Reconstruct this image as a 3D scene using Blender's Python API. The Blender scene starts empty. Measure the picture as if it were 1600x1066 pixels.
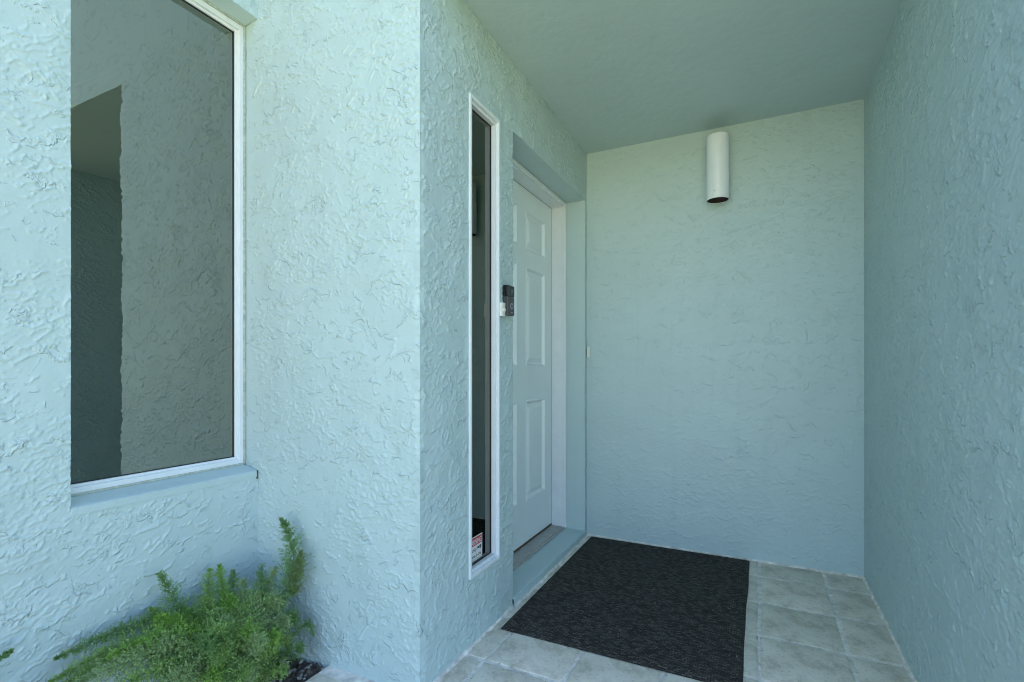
import bpy, bmesh, math, random
import numpy as np
from mathutils import Vector, Matrix

# ------------------------------------------------------------------ camera, sky, sun, exposure
scene = bpy.context.scene
C = scene.collection
R = math.radians

cam_d = bpy.data.cameras.new('camera')
cam = bpy.data.objects.new('camera', cam_d); C.objects.link(cam)
cam_d.sensor_width = 36.0
cam_d.lens = 778.0 / 1600.0 * 36.0
cam_d.shift_y = 42.0 / 1600.0
cam_d.clip_start = 0.02
cam_d.clip_end = 800.0
cam.location = (0, 0, 1.07)
cam.rotation_euler = (R(90), 0, R(26.4))
scene.camera = cam

SUN_EL, SUN_AZ = 58.0, -12.0          # azimuth clockwise from +Y (the sun stands behind the house)
world = bpy.data.worlds.new('World'); scene.world = world
world.use_nodes = True
wn = world.node_tree
for n in list(wn.nodes): wn.nodes.remove(n)
sky = wn.nodes.new('ShaderNodeTexSky'); sky.sky_type = 'NISHITA'
sky.sun_disc = False
sky.sun_elevation = R(SUN_EL); sky.sun_rotation = R(SUN_AZ)
sky.air_density = 1.0; sky.dust_density = 0.8; sky.ozone_density = 1.6
bg = wn.nodes.new('ShaderNodeBackground'); bg.inputs['Strength'].default_value = 0.098
out = wn.nodes.new('ShaderNodeOutputWorld')
wn.links.new(sky.outputs[0], bg.inputs[0]); wn.links.new(bg.outputs[0], out.inputs[0])

sd = bpy.data.lights.new('sun', 'SUN'); sd.energy = 4.5; sd.angle = R(0.53); sd.color = (1.0, 0.94, 0.83)
sun = bpy.data.objects.new('sun', sd); C.objects.link(sun)
sdir = Vector((math.sin(R(SUN_AZ)) * math.cos(R(SUN_EL)), math.cos(R(SUN_AZ)) * math.cos(R(SUN_EL)), math.sin(R(SUN_EL))))
sun.rotation_euler = sdir.to_track_quat('Z', 'Y').to_euler()
sun.location = sdir * 30

scene.view_settings.view_transform = 'Standard'
scene.view_settings.look = 'None'
scene.view_settings.gamma = 1.0
scene.view_settings.use_curve_mapping = False
scene.view_settings.exposure = 2.58
scene.render.engine = 'CYCLES'
scene.cycles.use_denoising = True
scene.cycles.filter_width = 1.05
scene.cycles.max_bounces = 10
scene.cycles.diffuse_bounces = 6
scene.cycles.transparent_max_bounces = 12

rng = np.random.default_rng(11)
random.seed(5)

# ------------------------------------------------------------------ the place's measures (metres)
XD = -0.989      # plane of the wall that holds the door (faces +X)
YF = 1.318       # plane of the front wall beside the window (faces -Y)
XW = -1.776      # plane of the wall that holds the window (faces +X)
YB = 3.07        # back wall of the porch
XR = 0.479       # side wall of the porch (faces -X)
ZC = 2.44        # porch ceiling
ZT = 3.45        # top of the walls

# ------------------------------------------------------------------ materials
def mat(name):
    m = bpy.data.materials.new(name); m.use_nodes = True
    nt = m.node_tree
    return m, nt, nt.nodes['Principled BSDF']

def node(nt, kind, **kw):
    n = nt.nodes.new(kind)
    for k, v in kw.items():
        if k in n.inputs: n.inputs[k].default_value = v
        else: setattr(n, k, v)
    return n

def coords(nt, scale=(1, 1, 1), rot=(0, 0, 0)):
    t = nt.nodes.new('ShaderNodeTexCoord')
    mp = nt.nodes.new('ShaderNodeMapping')
    mp.inputs['Scale'].default_value = scale; mp.inputs['Rotation'].default_value = rot
    nt.links.new(t.outputs['Object'], mp.inputs['Vector'])
    return mp.outputs['Vector']

def noise(nt, vec, scale, detail=3, rough=0.55):
    n = node(nt, 'ShaderNodeTexNoise', Scale=scale, Detail=detail, Roughness=rough)
    nt.links.new(vec, n.inputs['Vector'])
    return n.outputs['Fac']

def ramp(nt, fac, stops):
    r = nt.nodes.new('ShaderNodeValToRGB')
    el = r.color_ramp.elements
    while len(el) < len(stops): el.new(0.5)
    for e, (p, c) in zip(el, stops):
        e.position = p; e.color = c if len(c) == 4 else (*c, 1)
    nt.links.new(fac, r.inputs['Fac'])
    return r.outputs['Color']

def mixc(nt, fac, a, b, mode='MIX'):
    m = nt.nodes.new('ShaderNodeMix'); m.data_type = 'RGBA'; m.blend_type = mode
    for sock, v in ((m.inputs[0], fac), (m.inputs[6], a), (m.inputs[7], b)):
        if isinstance(v, (int, float)): sock.default_value = v
        elif isinstance(v, tuple): sock.default_value = v if len(v) == 4 else (*v, 1)
        else: nt.links.new(v, sock)
    return m.outputs[2]

def bump(nt, p, height, strength, dist):
    b = node(nt, 'ShaderNodeBump', Strength=strength, Distance=dist)
    nt.links.new(height, b.inputs['Height'])
    nt.links.new(b.outputs['Normal'], p.inputs['Normal'])

PAINT = (0.481, 0.599, 0.594)
def paint_material(name, rough, fine, lips=0.0):
    m, nt, p = mat(name)
    v = coords(nt)
    big = noise(nt, v, 2.3, 4, 0.6)
    c = ramp(nt, big, [(0.25, tuple(x * 0.955 for x in PAINT)), (0.75, tuple(min(1, x * 1.03) for x in PAINT))])
    # rain streaks and faint grime, each with a shape of its own
    st = noise(nt, coords(nt, (9, 9, 0.6)), 1.6, 4, 0.6)
    sf = ramp(nt, st, [(0.56, (0, 0, 0)), (0.80, (0.22, 0.22, 0.22))])
    c = mixc(nt, sf, c, (0.33, 0.47, 0.43))
    sp = noise(nt, v, 95, 2, 0.5)
    spf = ramp(nt, sp, [(0.765, (0, 0, 0)), (0.80, (0.55, 0.55, 0.55))])
    c = mixc(nt, spf, c, (0.17, 0.16, 0.13))
    nt.links.new(c, p.inputs['Base Color'])
    p.inputs['Roughness'].default_value = rough
    p.inputs['Specular IOR Level'].default_value = 0.45
    if not lips:
        wv = node(nt, 'ShaderNodeMath', operation='MULTIPLY_ADD'); wv.inputs[1].default_value = 3.0
        nt.links.new(noise(nt, v, 28, 4, 0.6), wv.inputs[0]); nt.links.new(noise(nt, v, 160, 4, 0.65), wv.inputs[2])
        bump(nt, p, wv.outputs[0], fine, 0.0012)
        return m
    sep = nt.nodes.new('ShaderNodeSeparateXYZ'); nt.links.new(v, sep.inputs[0])
    def math_(op, a, b=None):
        n = node(nt, 'ShaderNodeMath', operation=op)
        for k, x in enumerate((a, b)):
            if x is None: continue
            if isinstance(x, (int, float)): n.inputs[k].default_value = x
            else: nt.links.new(x, n.inputs[k])
        return n.outputs[0]
    total = None
    # each: noise scale, weight of the noise, upward ramp per metre, mask scale, mask threshold, height
    for i, (sc, am, zk, ms, th, hh) in enumerate(((7.0, 2.6, 8.0, 11.0, 0.525, 1.0), (11.0, 3.0, 11.0, 14.0, 0.545, 0.85), (6.5, 4.4, 0.0, 11.0, 0.57, 0.9), (20.0, 3.2, 13.0, 22.0, 0.56, 0.6))):
        mp = nt.nodes.new('ShaderNodeMapping'); mp.inputs['Location'].default_value = (7.3 * i, 3.1 * i, 5.7 * i)
        mp.inputs['Rotation'].default_value = (0.4 * i, 0.3, 0.7 * i)
        nt.links.new(v, mp.inputs['Vector'])
        a = noise(nt, mp.outputs[0], sc, 5, 0.56)
        val = math_('ADD', math_('MULTIPLY', a, am), math_('MULTIPLY', sep.outputs['Z'], zk))
        fr_ = math_('FRACT', val)
        prof = ramp(nt, fr_, [(0.0, (1, 1, 1)), (0.03, (0.80, 0.80, 0.80)), (0.10, (0.30, 0.30, 0.30)), (0.24, (0, 0, 0)), (0.935, (0, 0, 0)), (0.995, (1, 1, 1))])
        mk = ramp(nt, noise(nt, mp.outputs[0], ms, 3, 0.6), [(th, (0, 0, 0)), (th + 0.07, (1, 1, 1))])
        h = math_('MULTIPLY', math_('MULTIPLY', prof, mk), hh)
        total = h if total is None else math_('MAXIMUM', total, h)
    total = math_('ADD', total, math_('MULTIPLY', noise(nt, v, 160, 4, 0.65), 0.05))
    bump(nt, p, total, 1.0, 0.0031 * lips)
    return m
M_STUCCO = paint_material('stucco_paint', 0.50, 0.35, 1.0)
M_STUCCO2 = paint_material('stucco_paint_flat', 0.45, 0.35, 0.66)
M_SMOOTH = paint_material('smooth_paint', 0.55, 0.55)

def plain(name, col, rough, nscale=30, var=0.06, bumps=0.15, bscale=120, metal=0.0, dist=0.001):
    m, nt, p = mat(name)
    v = coords(nt)
    f = noise(nt, v, nscale, 4, 0.6)
    c = ramp(nt, f, [(0.3, tuple(x * (1 - var) for x in col)), (0.7, tuple(min(1, x * (1 + var)) for x in col))])
    nt.links.new(c, p.inputs['Base Color'])
    p.inputs['Roughness'].default_value = rough
    p.inputs['Metallic'].default_value = metal
    if bumps: bump(nt, p, noise(nt, v, bscale, 3, 0.6), bumps, dist)
    return m
M_TRIM = plain('white_trim', (0.74, 0.775, 0.79), 0.35, 12, 0.04, 0.05)
M_TRIMD = plain('grey_gasket', (0.30, 0.29, 0.31), 0.5, 12, 0.04, 0.05)
M_CAULK = plain('old_caulk', (0.42, 0.46, 0.40), 0.7, 60, 0.25, 0.5, 90)
M_SILLD = plain('threshold_metal', (0.40, 0.385, 0.36), 0.5, 25, 0.16, 0.2, 60)
M_RUST = plain('rusty_sweep', (0.10, 0.062, 0.04), 0.8, 60, 0.5, 0.4, 80)
M_LAMP = plain('white_enamel', (0.80, 0.85, 0.88), 0.30, 8, 0.03, 0.0)
M_DARK = plain('lamp_inside', (0.035, 0.025, 0.022), 0.7, 30, 0.3, 0.2)
M_BLACK = plain('glossy_black_plastic', (0.012, 0.012, 0.013), 0.12, 20, 0.1, 0.0)
M_GREY = plain('dark_nickel_plastic', (0.060, 0.057, 0.060), 0.38, 60, 0.1, 0.0)
M_RING = plain('pale_ring', (0.40, 0.42, 0.44), 0.3, 20, 0.05, 0.0)
M_IVORY = plain('ivory_plastic', (0.76, 0.76, 0.68), 0.4, 20, 0.05, 0.0)
M_ROOM = plain('room_wall', (0.33, 0.31, 0.28), 0.8, 4, 0.06, 0.1)
M_ROOMF = plain('room_floor', (0.10, 0.075, 0.055), 0.5, 6, 0.2, 0.1)
M_ROOF = plain('roof_gravel', (0.30, 0.29, 0.27), 0.9, 40, 0.3, 0.5, 60)
M_STONE = plain('pebble_stone', (0.30, 0.28, 0.25), 0.8, 45, 0.6, 0.5, 60)
M_SWHITE = plain('sticker_white', (0.72, 0.72, 0.70), 0.4, 20, 0.03, 0.0)
M_SRED = plain('sticker_red', (0.50, 0.018, 0.020), 0.4, 20, 0.05, 0.0)
M_SBLACK = plain('sticker_black', (0.015, 0.015, 0.017), 0.4, 20, 0.05, 0.0)

def door_material():
    m, nt, p = mat('door_paint')
    v = coords(nt, (1, 26, 1.0))
    f = noise(nt, v, 9, 6, 0.7)
    c = ramp(nt, noise(nt, coords(nt), 5, 3), [(0.3, (0.76, 0.82, 0.82)), (0.7, (0.80, 0.86, 0.86))])
    nt.links.new(c, p.inputs['Base Color'])
    p.inputs['Roughness'].default_value = 0.42
    bump(nt, p, f, 0.22, 0.0012)
    return m
M_DOOR = door_material()

def glass_material(name, tint, refl):
    m, nt, p = mat(name)
    nt.nodes.remove(p)
    o = nt.nodes['Material Output']
    tr = node(nt, 'ShaderNodeBsdfTransparent'); tr.inputs[0].default_value = (*tint, 1)
    gl = node(nt, 'ShaderNodeBsdfGlossy'); gl.inputs['Roughness'].default_value = 0.0
    gl.inputs['Color'].default_value = (0.90, 0.94, 0.84, 1)
    fr = node(nt, 'ShaderNodeFresnel', IOR=1.5)
    ma = node(nt, 'ShaderNodeMath', operation='ADD', use_clamp=True)
    nt.links.new(fr.outputs[0], ma.inputs[0]); ma.inputs[1].default_value = refl
    mx = nt.nodes.new('ShaderNodeMixShader')
    nt.links.new(ma.outputs[0], mx.inputs[0]); nt.links.new(tr.outputs[0], mx.inputs[1]); nt.links.new(gl.outputs[0], mx.inputs[2])
    # the pane is very slightly wavy
    nz = noise(nt, coords(nt), 3.0, 2, 0.5)
    b = node(nt, 'ShaderNodeBump', Strength=0.04, Distance=0.004)
    nt.links.new(nz, b.inputs['Height']); nt.links.new(b.outputs[0], gl.inputs['Normal'])
    nt.links.new(mx.outputs[0], o.inputs['Surface'])
    return m
M_GLASS = glass_material('tinted_glass', (0.14, 0.14, 0.12), 0.27)
M_GLASS2 = glass_material('sidelight_glass', (0.14, 0.14, 0.12), 0.10)

def mat_material():
    m, nt, p = mat('charcoal_carpet')
    v = coords(nt)
    wob = nt.nodes.new('ShaderNodeVectorMath'); wob.operation = 'MULTIPLY_ADD'
    nz_ = node(nt, 'ShaderNodeTexNoise', Scale=30.0, Detail=2.0); nt.links.new(v, nz_.inputs['Vector'])
    wob.inputs[1].default_value = (0.010, 0.006, 0); nt.links.new(nz_.outputs['Color'], wob.inputs[0]); nt.links.new(v, wob.inputs[2])
    br = nt.nodes.new('ShaderNodeTexBrick')
    br.inputs['Scale'].default_value = 1.0; br.inputs['Brick Width'].default_value = 0.019; br.inputs['Row Height'].default_value = 0.0088
    br.inputs['Mortar Size'].default_value = 0.0016; br.inputs['Mortar Smooth'].default_value = 0.6; br.inputs['Bias'].default_value = -0.1
    br.inputs['Color1'].default_value = (0.20, 0.20, 0.20, 1); br.inputs['Color2'].default_value = (1, 1, 1, 1); br.inputs['Mortar'].default_value = (0.0, 0.0, 0.0, 1)
    nt.links.new(wob.outputs[0], br.inputs['Vector'])
    fz0 = noise(nt, v, 210, 3, 0.65)
    mm = node(nt, 'ShaderNodeMath', operation='MULTIPLY_ADD'); mm.inputs[1].default_value = 0.62
    nt.links.new(br.outputs['Color'], mm.inputs[0]); nt.links.new(fz0, mm.inputs[2])
    sb_ = node(nt, 'ShaderNodeMath', operation='SUBTRACT'); sb_.inputs[1].default_value = 0.16; nt.links.new(mm.outputs[0], sb_.inputs[0])
    fz = sb_.outputs[0]
    lo = noise(nt, v, 7, 4, 0.6)
    c = ramp(nt, fz, [(0.30, (0.018, 0.0160, 0.0135)), (0.60, (0.062, 0.055, 0.046)), (0.92, (0.150, 0.134, 0.113))])
    c = mixc(nt, ramp(nt, lo, [(0.35, (0, 0, 0)), (0.75, (0.35, 0.35, 0.35))]), c, (0.075, 0.070, 0.062))
    dust = noise(nt, v, 75, 2, 0.4)
    c = mixc(nt, ramp(nt, dust, [(0.735, (0, 0, 0)), (0.76, (0.75, 0.75, 0.75))]), c, (0.30, 0.31, 0.30))
    nt.links.new(c, p.inputs['Base Color'])
    p.inputs['Roughness'].default_value = 0.95
    p.inputs['Specular IOR Level'].default_value = 0.15
    ad = node(nt, 'ShaderNodeMath', operation='ADD')
    nt.links.new(br.outputs['Color'], ad.inputs[0]); nt.links.new(fz, ad.inputs[1])
    bump(nt, p, ad.outputs[0], 0.9, 0.003)
    return m
M_MAT = mat_material()

def tile_material():
    m, nt, p = mat('worn_concrete_tile')
    v = coords(nt)
    oi = node(nt, 'ShaderNodeObjectInfo')
    big = noise(nt, v, 7, 6, 0.72)
    c = ramp(nt, big, [(0.35, (0.47, 0.41, 0.315)), (0.50, (0.74, 0.67, 0.555)), (0.66, (0.87, 0.80, 0.69))])
    tone = ramp(nt, oi.outputs['Random'], [(0, (0.86, 0.87, 0.84)), (1, (1.04, 1.03, 1.02))])
    c = mixc(nt, 1.0, c, tone, 'MULTIPLY')
    moss = noise(nt, v, 13, 6, 0.7)
    c = mixc(nt, ramp(nt, moss, [(0.55, (0, 0, 0)), (0.72, (0.5, 0.5, 0.5))]), c, (0.42, 0.385, 0.28))
    pit = noise(nt, coords(nt, (1, 1.6, 1)), 60, 3, 0.6)
    pf = ramp(nt, pit, [(0.62, (0, 0, 0)), (0.70, (0.7, 0.7, 0.7))])
    c = mixc(nt, pf, c, (0.19, 0.18, 0.155))
    wh = noise(nt, coords(nt), 22, 2, 0.5)
    c = mixc(nt, ramp(nt, wh, [(0.74, (0, 0, 0)), (0.77, (0.7, 0.7, 0.7))]), c, (0.68, 0.68, 0.66))
    nt.links.new(c, p.inputs['Base Color'])
    p.inputs['Roughness'].default_value = 0.62
    h = node(nt, 'ShaderNodeMath', operation='ADD')
    nt.links.new(noise(nt, v, 35, 6, 0.7), h.inputs[0])
    ng = node(nt, 'ShaderNodeMath', operation='MULTIPLY'); ng.inputs[1].default_value = -0.5
    nt.links.new(pf, ng.inputs[0]); nt.links.new(ng.outputs[0], h.inputs[1])
    bump(nt, p, h.outputs[0], 0.5, 0.004)
    return m
M_TILE = tile_material()
M_GROUT = plain('pale_mortar', (0.74, 0.69, 0.61), 0.9, 25, 0.30, 0.6, 90)

def soil_material():
    m, nt, p = mat('garden_soil')
    v = coords(nt)
    c = ramp(nt, noise(nt, v, 45, 6, 0.75), [(0.3, (0.060, 0.048, 0.036)), (0.55, (0.19, 0.155, 0.12)), (0.75, (0.36, 0.31, 0.25))])
    nt.links.new(c, p.inputs['Base Color']); p.inputs['Roughness'].default_value = 0.95
    bump(nt, p, noise(nt, v, 50, 6, 0.75), 1.0, 0.02)
    return m
M_SOIL = soil_material()

def lawn_material():
    m, nt, p = mat('mown_lawn')
    v = coords(nt)
    c = ramp(nt, noise(nt, v, 3, 8, 0.75), [(0.3, (0.07, 0.105, 0.022)), (0.7, (0.13, 0.175, 0.045))])
    nt.links.new(c, p.inputs['Base Color']); p.inputs['Roughness'].default_value = 0.9
    bump(nt, p, noise(nt, v, 60, 5, 0.7), 1.0, 0.03)
    return m
M_LAWN = lawn_material()
M_BOUNCE = plain('warm_bounce_ground', (0.47, 0.43, 0.25), 0.85, 3, 0.12, 0.4, 60)  # yellowed so the sunlight it throws back into the porch is warmer

def leaf_material(name, a, b):
    m, nt, p = mat(name)
    v = coords(nt)
    c = ramp(nt, noise(nt, v, 38, 3, 0.6), [(0.3, a), (0.7, b)])
    nt.links.new(c, p.inputs['Base Color'])
    p.inputs['Roughness'].default_value = 0.5
    tl = node(nt, 'ShaderNodeBsdfTranslucent'); nt.links.new(c, tl.inputs[0])
    mx = nt.nodes.new('ShaderNodeMixShader'); mx.inputs[0].default_value = 0.3
    o = nt.nodes['Material Output']
    nt.links.new(p.outputs[0], mx.inputs[1]); nt.links.new(tl.outputs[0], mx.inputs[2]); nt.links.new(mx.outputs[0], o.inputs['Surface'])
    return m
M_LEAF = [leaf_material('fern_mid_green', (0.215, 0.355, 0.090), (0.345, 0.520, 0.155)),
          leaf_material('fern_fresh_green', (0.200, 0.370, 0.060), (0.320, 0.520, 0.100)),
          leaf_material('fern_dark_green', (0.135, 0.255, 0.080), (0.220, 0.375, 0.120)),
          leaf_material('fern_grey_green', (0.265, 0.375, 0.150), (0.400, 0.530, 0.235)),
          leaf_material('fern_olive', (0.160, 0.220, 0.070), (0.250, 0.310, 0.100))]
M_STEM = plain('fern_stem', (0.085, 0.075, 0.040), 0.7, 40, 0.3, 0.2)
M_TWIG = plain('dry_twig', (0.30, 0.24, 0.20), 0.9, 40, 0.3, 0.2)

# ------------------------------------------------------------------ builders
def link(name, me, m, parent=None):
    o = bpy.data.objects.new(name, me); C.objects.link(o)
    if m is not None and len(me.materials) == 0: me.materials.append(m)
    if parent is not None: o.parent = parent
    return o

def tag(o, label, cat=None, group=None, kind=None):
    if label: o['label'] = label
    if cat: o['category'] = cat
    if group: o['group'] = group
    if kind: o['kind'] = kind
    return o

def empty(name, loc=(0, 0, 0)):
    o = bpy.data.objects.new(name, None); C.objects.link(o); o.location = loc
    o.empty_display_size = 0.1
    return o

def bm_box(bm, x0, x1, y0, y1, z0, z1, bevel=0.0, seg=2):
    vs = [bm.verts.new((x, y, z)) for x in (x0, x1) for y in (y0, y1) for z in (z0, z1)]
    fs = [(0, 1, 3, 2), (4, 6, 7, 5), (0, 4, 5, 1), (2, 3, 7, 6), (0, 2, 6, 4), (1, 5, 7, 3)]
    faces = [bm.faces.new([vs[i] for i in f]) for f in fs]
    if bevel > 0:
        es = list({e for f in faces for e in f.edges})
        bmesh.ops.bevel(bm, geom=es, offset=bevel, segments=seg, profile=0.6, affect='EDGES')

def bm_to(name, bm, m, parent=None, smooth=False):
    bmesh.ops.recalc_face_normals(bm, faces=bm.faces)
    me = bpy.data.meshes.new(name); bm.to_mesh(me); bm.free()
    if smooth:
        me.polygons.foreach_set('use_smooth', [True] * len(me.polygons))
    return link(name, me, m, parent)

def box(name, x0, x1, y0, y1, z0, z1, m, parent=None, bevel=0.0, seg=2):
    bm = bmesh.new(); bm_box(bm, x0, x1, y0, y1, z0, z1, bevel, seg)
    return bm_to(name, bm, m, parent)

def np_mesh(name, verts, quads, m, parent=None, smooth=True, tris=None):
    me = bpy.data.meshes.new(name)
    me.vertices.add(len(verts)); me.vertices.foreach_set('co', np.ascontiguousarray(verts, np.float32).ravel())
    nq = len(quads); nt_ = 0 if tris is None else len(tris)
    loops = quads.ravel() if nt_ == 0 else np.concatenate([quads.ravel(), tris.ravel()])
    starts = np.arange(nq) * 4
    if nt_: starts = np.concatenate([starts, nq * 4 + np.arange(nt_) * 3])
    me.loops.add(len(loops)); me.loops.foreach_set('vertex_index', loops.astype(np.int32))
    me.polygons.add(nq + nt_)
    me.polygons.foreach_set('loop_start', starts.astype(np.int32))
    me.polygons.foreach_set('use_smooth', np.full(nq + nt_, smooth))
    me.update(calc_edges=True)
    return link(name, me, m, parent)

# ------------------------------------------------------------------ hand-trowelled stucco as real relief
RES = 0.0025
def spec(shape, lam, ang=0.0, stretch=1.0, band=0.0):
    """smooth random field of wavelength about lam metres; stretched along ang"""
    n, k = shape
    fy = np.fft.fftfreq(n, RES)[:, None]; fx = np.fft.rfftfreq(k, RES)[None, :]
    c, s = math.cos(ang), math.sin(ang)
    fu = (c * fx + s * fy) * stretch; fv = (-s * fx + c * fy)
    f = np.sqrt(fu * fu + fv * fv) * lam
    w = np.exp(-(f * 1.1) ** 2) if band == 0 else np.exp(-((f - 1) / band) ** 2)
    a = np.fft.irfft2(np.fft.rfft2(rng.standard_normal(shape)) * w, s=shape)
    return (a - a.mean()) / a.std()

def sstep(x, a, b):
    t = np.clip((x - a) / (b - a), 0, 1)
    return t * t * (3 - 2 * t)

def stucco(width, height, ang=0.5, amp=1.0, stretch=1.7, down=0.8):
    shape = (int(height / RES) + 60, int(width / RES) + 60)
    H = np.zeros(shape)
    # every pass is one round of the trowel: torn lips that rise sharply and die away behind
    passes = [(0.150, 0.1, 1.00, 0.10), (0.115, 0.4, 1.00, 0.15), (0.090, -0.4, 0.95, 0.20), (0.075, 0.6, 0.90, 0.25), (0.060, -0.1, 0.85, 0.35), (0.045, 0.4, 0.70, 0.50), (0.032, -0.3, 0.50, 0.60)]
    busy = spec(shape, 0.30, ang, 1.3)                      # some areas are worked more than others
    for lam, t, a, thr in passes:
        th = ang + rng.normal(0, 0.40)
        A = spec(shape, lam, th, stretch) + 0.30 * spec(shape, lam * 0.34, th, stretch) + 0.13 * spec(shape, max(0.010, lam * 0.13), th, 1.2)
        gy, gx = np.gradient(A, RES)
        g = np.sqrt(gx * gx + gy * gy)
        d = (A - t) / np.maximum(g, 0.6 * g.mean())
        M = sstep(spec(shape, 0.060, th, 1.7) + 0.45 * spec(shape, 0.022, th, 1.3) + 0.30 * busy, thr, thr + 0.55)
        soft = 0.0045 + 0.008 * sstep(spec(shape, 0.08), -0.5, 1.5)
        # the float was drawn upwards: most torn edges face down
        M *= (1 - down) + down * sstep(gy / (g + 1e-9), -0.25, 0.55)
        lip = np.where(d > 0, np.exp(-d / soft), np.exp(-(d / 0.0012) ** 2))
        rim = np.exp(-((d - 0.0010) / 0.0021) ** 2)
        H = np.maximum(H, a * M * (0.95 * lip + 0.35 * rim) * (0.75 + 0.35 * sstep(spec(shape, 0.05), -1, 1))) + 0.12 * a * M * lip
    # clusters of small crumbs that the trowel dragged
    cl = sstep(spec(shape, 0.13, ang, 1.4) + 0.5 * busy, 0.3, 1.2)
    cr = spec(shape, 0.015, ang, 1.8) + 0.5 * spec(shape, 0.009)
    H = np.maximum(H, 0.75 * cl * sstep(cr, 0.70, 1.15))
    H += 0.45 * sstep(spec(shape, 0.010), 2.6, 3.2)
    H += 0.24 * spec(shape, 0.14) + 0.07 * spec(shape, 0.05, ang, 2.0) + 0.02 * spec(shape, 0.010)
    return H * 0.0034 * amp

def sample(F, u, v):
    x = np.clip(u / RES + 20, 0, F.shape[1] - 2.001); y = np.clip(v / RES + 20, 0, F.shape[0] - 2.001)
    i = y.astype(int); j = x.astype(int); fy = y - i; fx = x - j
    return (F[i, j] * (1 - fx) + F[i, j + 1] * fx) * (1 - fy) + (F[i + 1, j] * (1 - fx) + F[i + 1, j + 1] * fx) * fy

def ticks(breaks, step, coarse=()):
    out_ = [breaks[0]]
    for a, b in zip(breaks[:-1], breaks[1:]):
        st = step
        for c0, c1 in coarse:
            if a >= c0 - 1e-6 and b <= c1 + 1e-6: st = 0.06
        n = max(1, int(round((b - a) / st)))
        out_ += list(a + (b - a) * (np.arange(n) + 1) / n)
    return np.array(out_)

EDGE_Z = np.linspace(-0.05, 3.5, 1000)
_e = np.convolve(rng.standard_normal(1200), np.hanning(9), 'same')[100:1100]
_e2 = np.convolve(rng.standard_normal(1200), np.hanning(60), 'same')[100:1100]
EDGE = np.clip(0.0015 * _e / _e.std() + 0.0019 * _e2 / _e2.std(), -0.0045, 0.006) * (EDGE_Z < 2.43)

def relief_wall(name, origin, udir, ndir, width, height, step, field, holes=(), corner=None, fades=(), parent=None, z0=0.0, mtl=None, cu=(), cv=(), flat=()):
    """wall sheet: u along udir, v up, relief along ndir; corner='lo'/'hi' shares the ragged arris; fades = (lo, hi, dist) per side"""
    ub = sorted({0.0, width, *[h[0] for h in holes], *[h[1] for h in holes], *[x for c in cu for x in c]})
    vb = sorted({z0, height, *[h[2] for h in holes], *[h[3] for h in holes], *[x for c in cv for x in c]})
    su_, sv_ = step if isinstance(step, tuple) else (step, step)
    U = ticks(ub, su_, cu); V = ticks(vb, sv_, cv)
    uu, vv = np.meshgrid(U, V)
    h = sample(field, uu, vv)
    for side, dist, keep in fades:
        s = {'lo': uu, 'hi': width - uu, 'bot': vv - z0, 'top': height - vv}[side]
        h = h * (keep + (1 - keep) * sstep(s, 0, dist))
    for a, b, c, d in flat:
        dd = np.hypot(np.maximum(np.maximum(a - uu, uu - b), 0), np.maximum(np.maximum(c - vv, vv - d), 0))
        h = h * (0.12 + 0.88 * sstep(dd, 0.012, 0.034))
    su = np.zeros_like(uu)
    if corner:
        corner, uc_ = corner if isinstance(corner, tuple) else (corner, 0.0 if corner == 'lo' else width)
        s = uu - uc_ if corner == 'lo' else uc_ - uu
        f = np.where(s > -1e-6, np.exp(-(s / 0.014) ** 2), 0) * (vv < ZC)
        e = np.interp(vv, EDGE_Z, EDGE)
        h = h * (1 - f) + e * f
        su = (-1 if corner == 'lo' else 1) * e * f
    o = np.array(origin, float); ud = np.array(udir, float); nd = np.array(ndir, float)
    P = o + (uu + su)[..., None] * ud + h[..., None] * nd
    P[..., 2] += vv
    nv, nu = uu.shape
    idx = np.arange(nv * nu).reshape(nv, nu)
    uc = (U[:-1] + U[1:]) / 2; vc = (V[:-1] + V[1:]) / 2
    keep = np.ones((nv - 1, nu - 1), bool)
    for a, b, c, d in holes:
        keep &= ~(((uc > a) & (uc < b))[None, :] & ((vc > c) & (vc < d))[:, None])
    q = np.stack([idx[:-1, :-1], idx[:-1, 1:], idx[1:, 1:], idx[1:, :-1]], -1)[keep]
    # skirt: the broken edges turn back into the wall
    kp = np.pad(keep, 1)
    hz = kp[:-1, 1:-1] ^ kp[1:, 1:-1]; vz = kp[1:-1, :-1] ^ kp[1:-1, 1:]
    e1 = np.stack([idx[:, :-1][hz], idx[:, 1:][hz]], -1); e2 = np.stack([idx[:-1, :][vz], idx[1:, :][vz]], -1)
    E = np.concatenate([e1, e2])
    verts = P.reshape(-1, 3)
    base = o[None] + (uu.ravel()[:, None] * ud) ; base[:, 2] += vv.ravel()
    back = base - 0.02 * nd
    used, inv = np.unique(E, return_inverse=True); inv = inv.reshape(E.shape)
    nb = len(verts)
    verts = np.concatenate([verts, verts[used], back[used]])
    nu_ = len(used)
    sk = np.stack([nb + inv[:, 0], nb + inv[:, 1], nb + nu_ + inv[:, 1], nb + nu_ + inv[:, 0]], -1)
    # orient so that faces look along ndir
    if np.dot(np.cross(ud, (0, 0, 1)), nd) < 0: q = q[:, ::-1]
    return np_mesh(name, verts, np.concatenate([q, sk]), mtl or M_STUCCO, parent)

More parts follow.
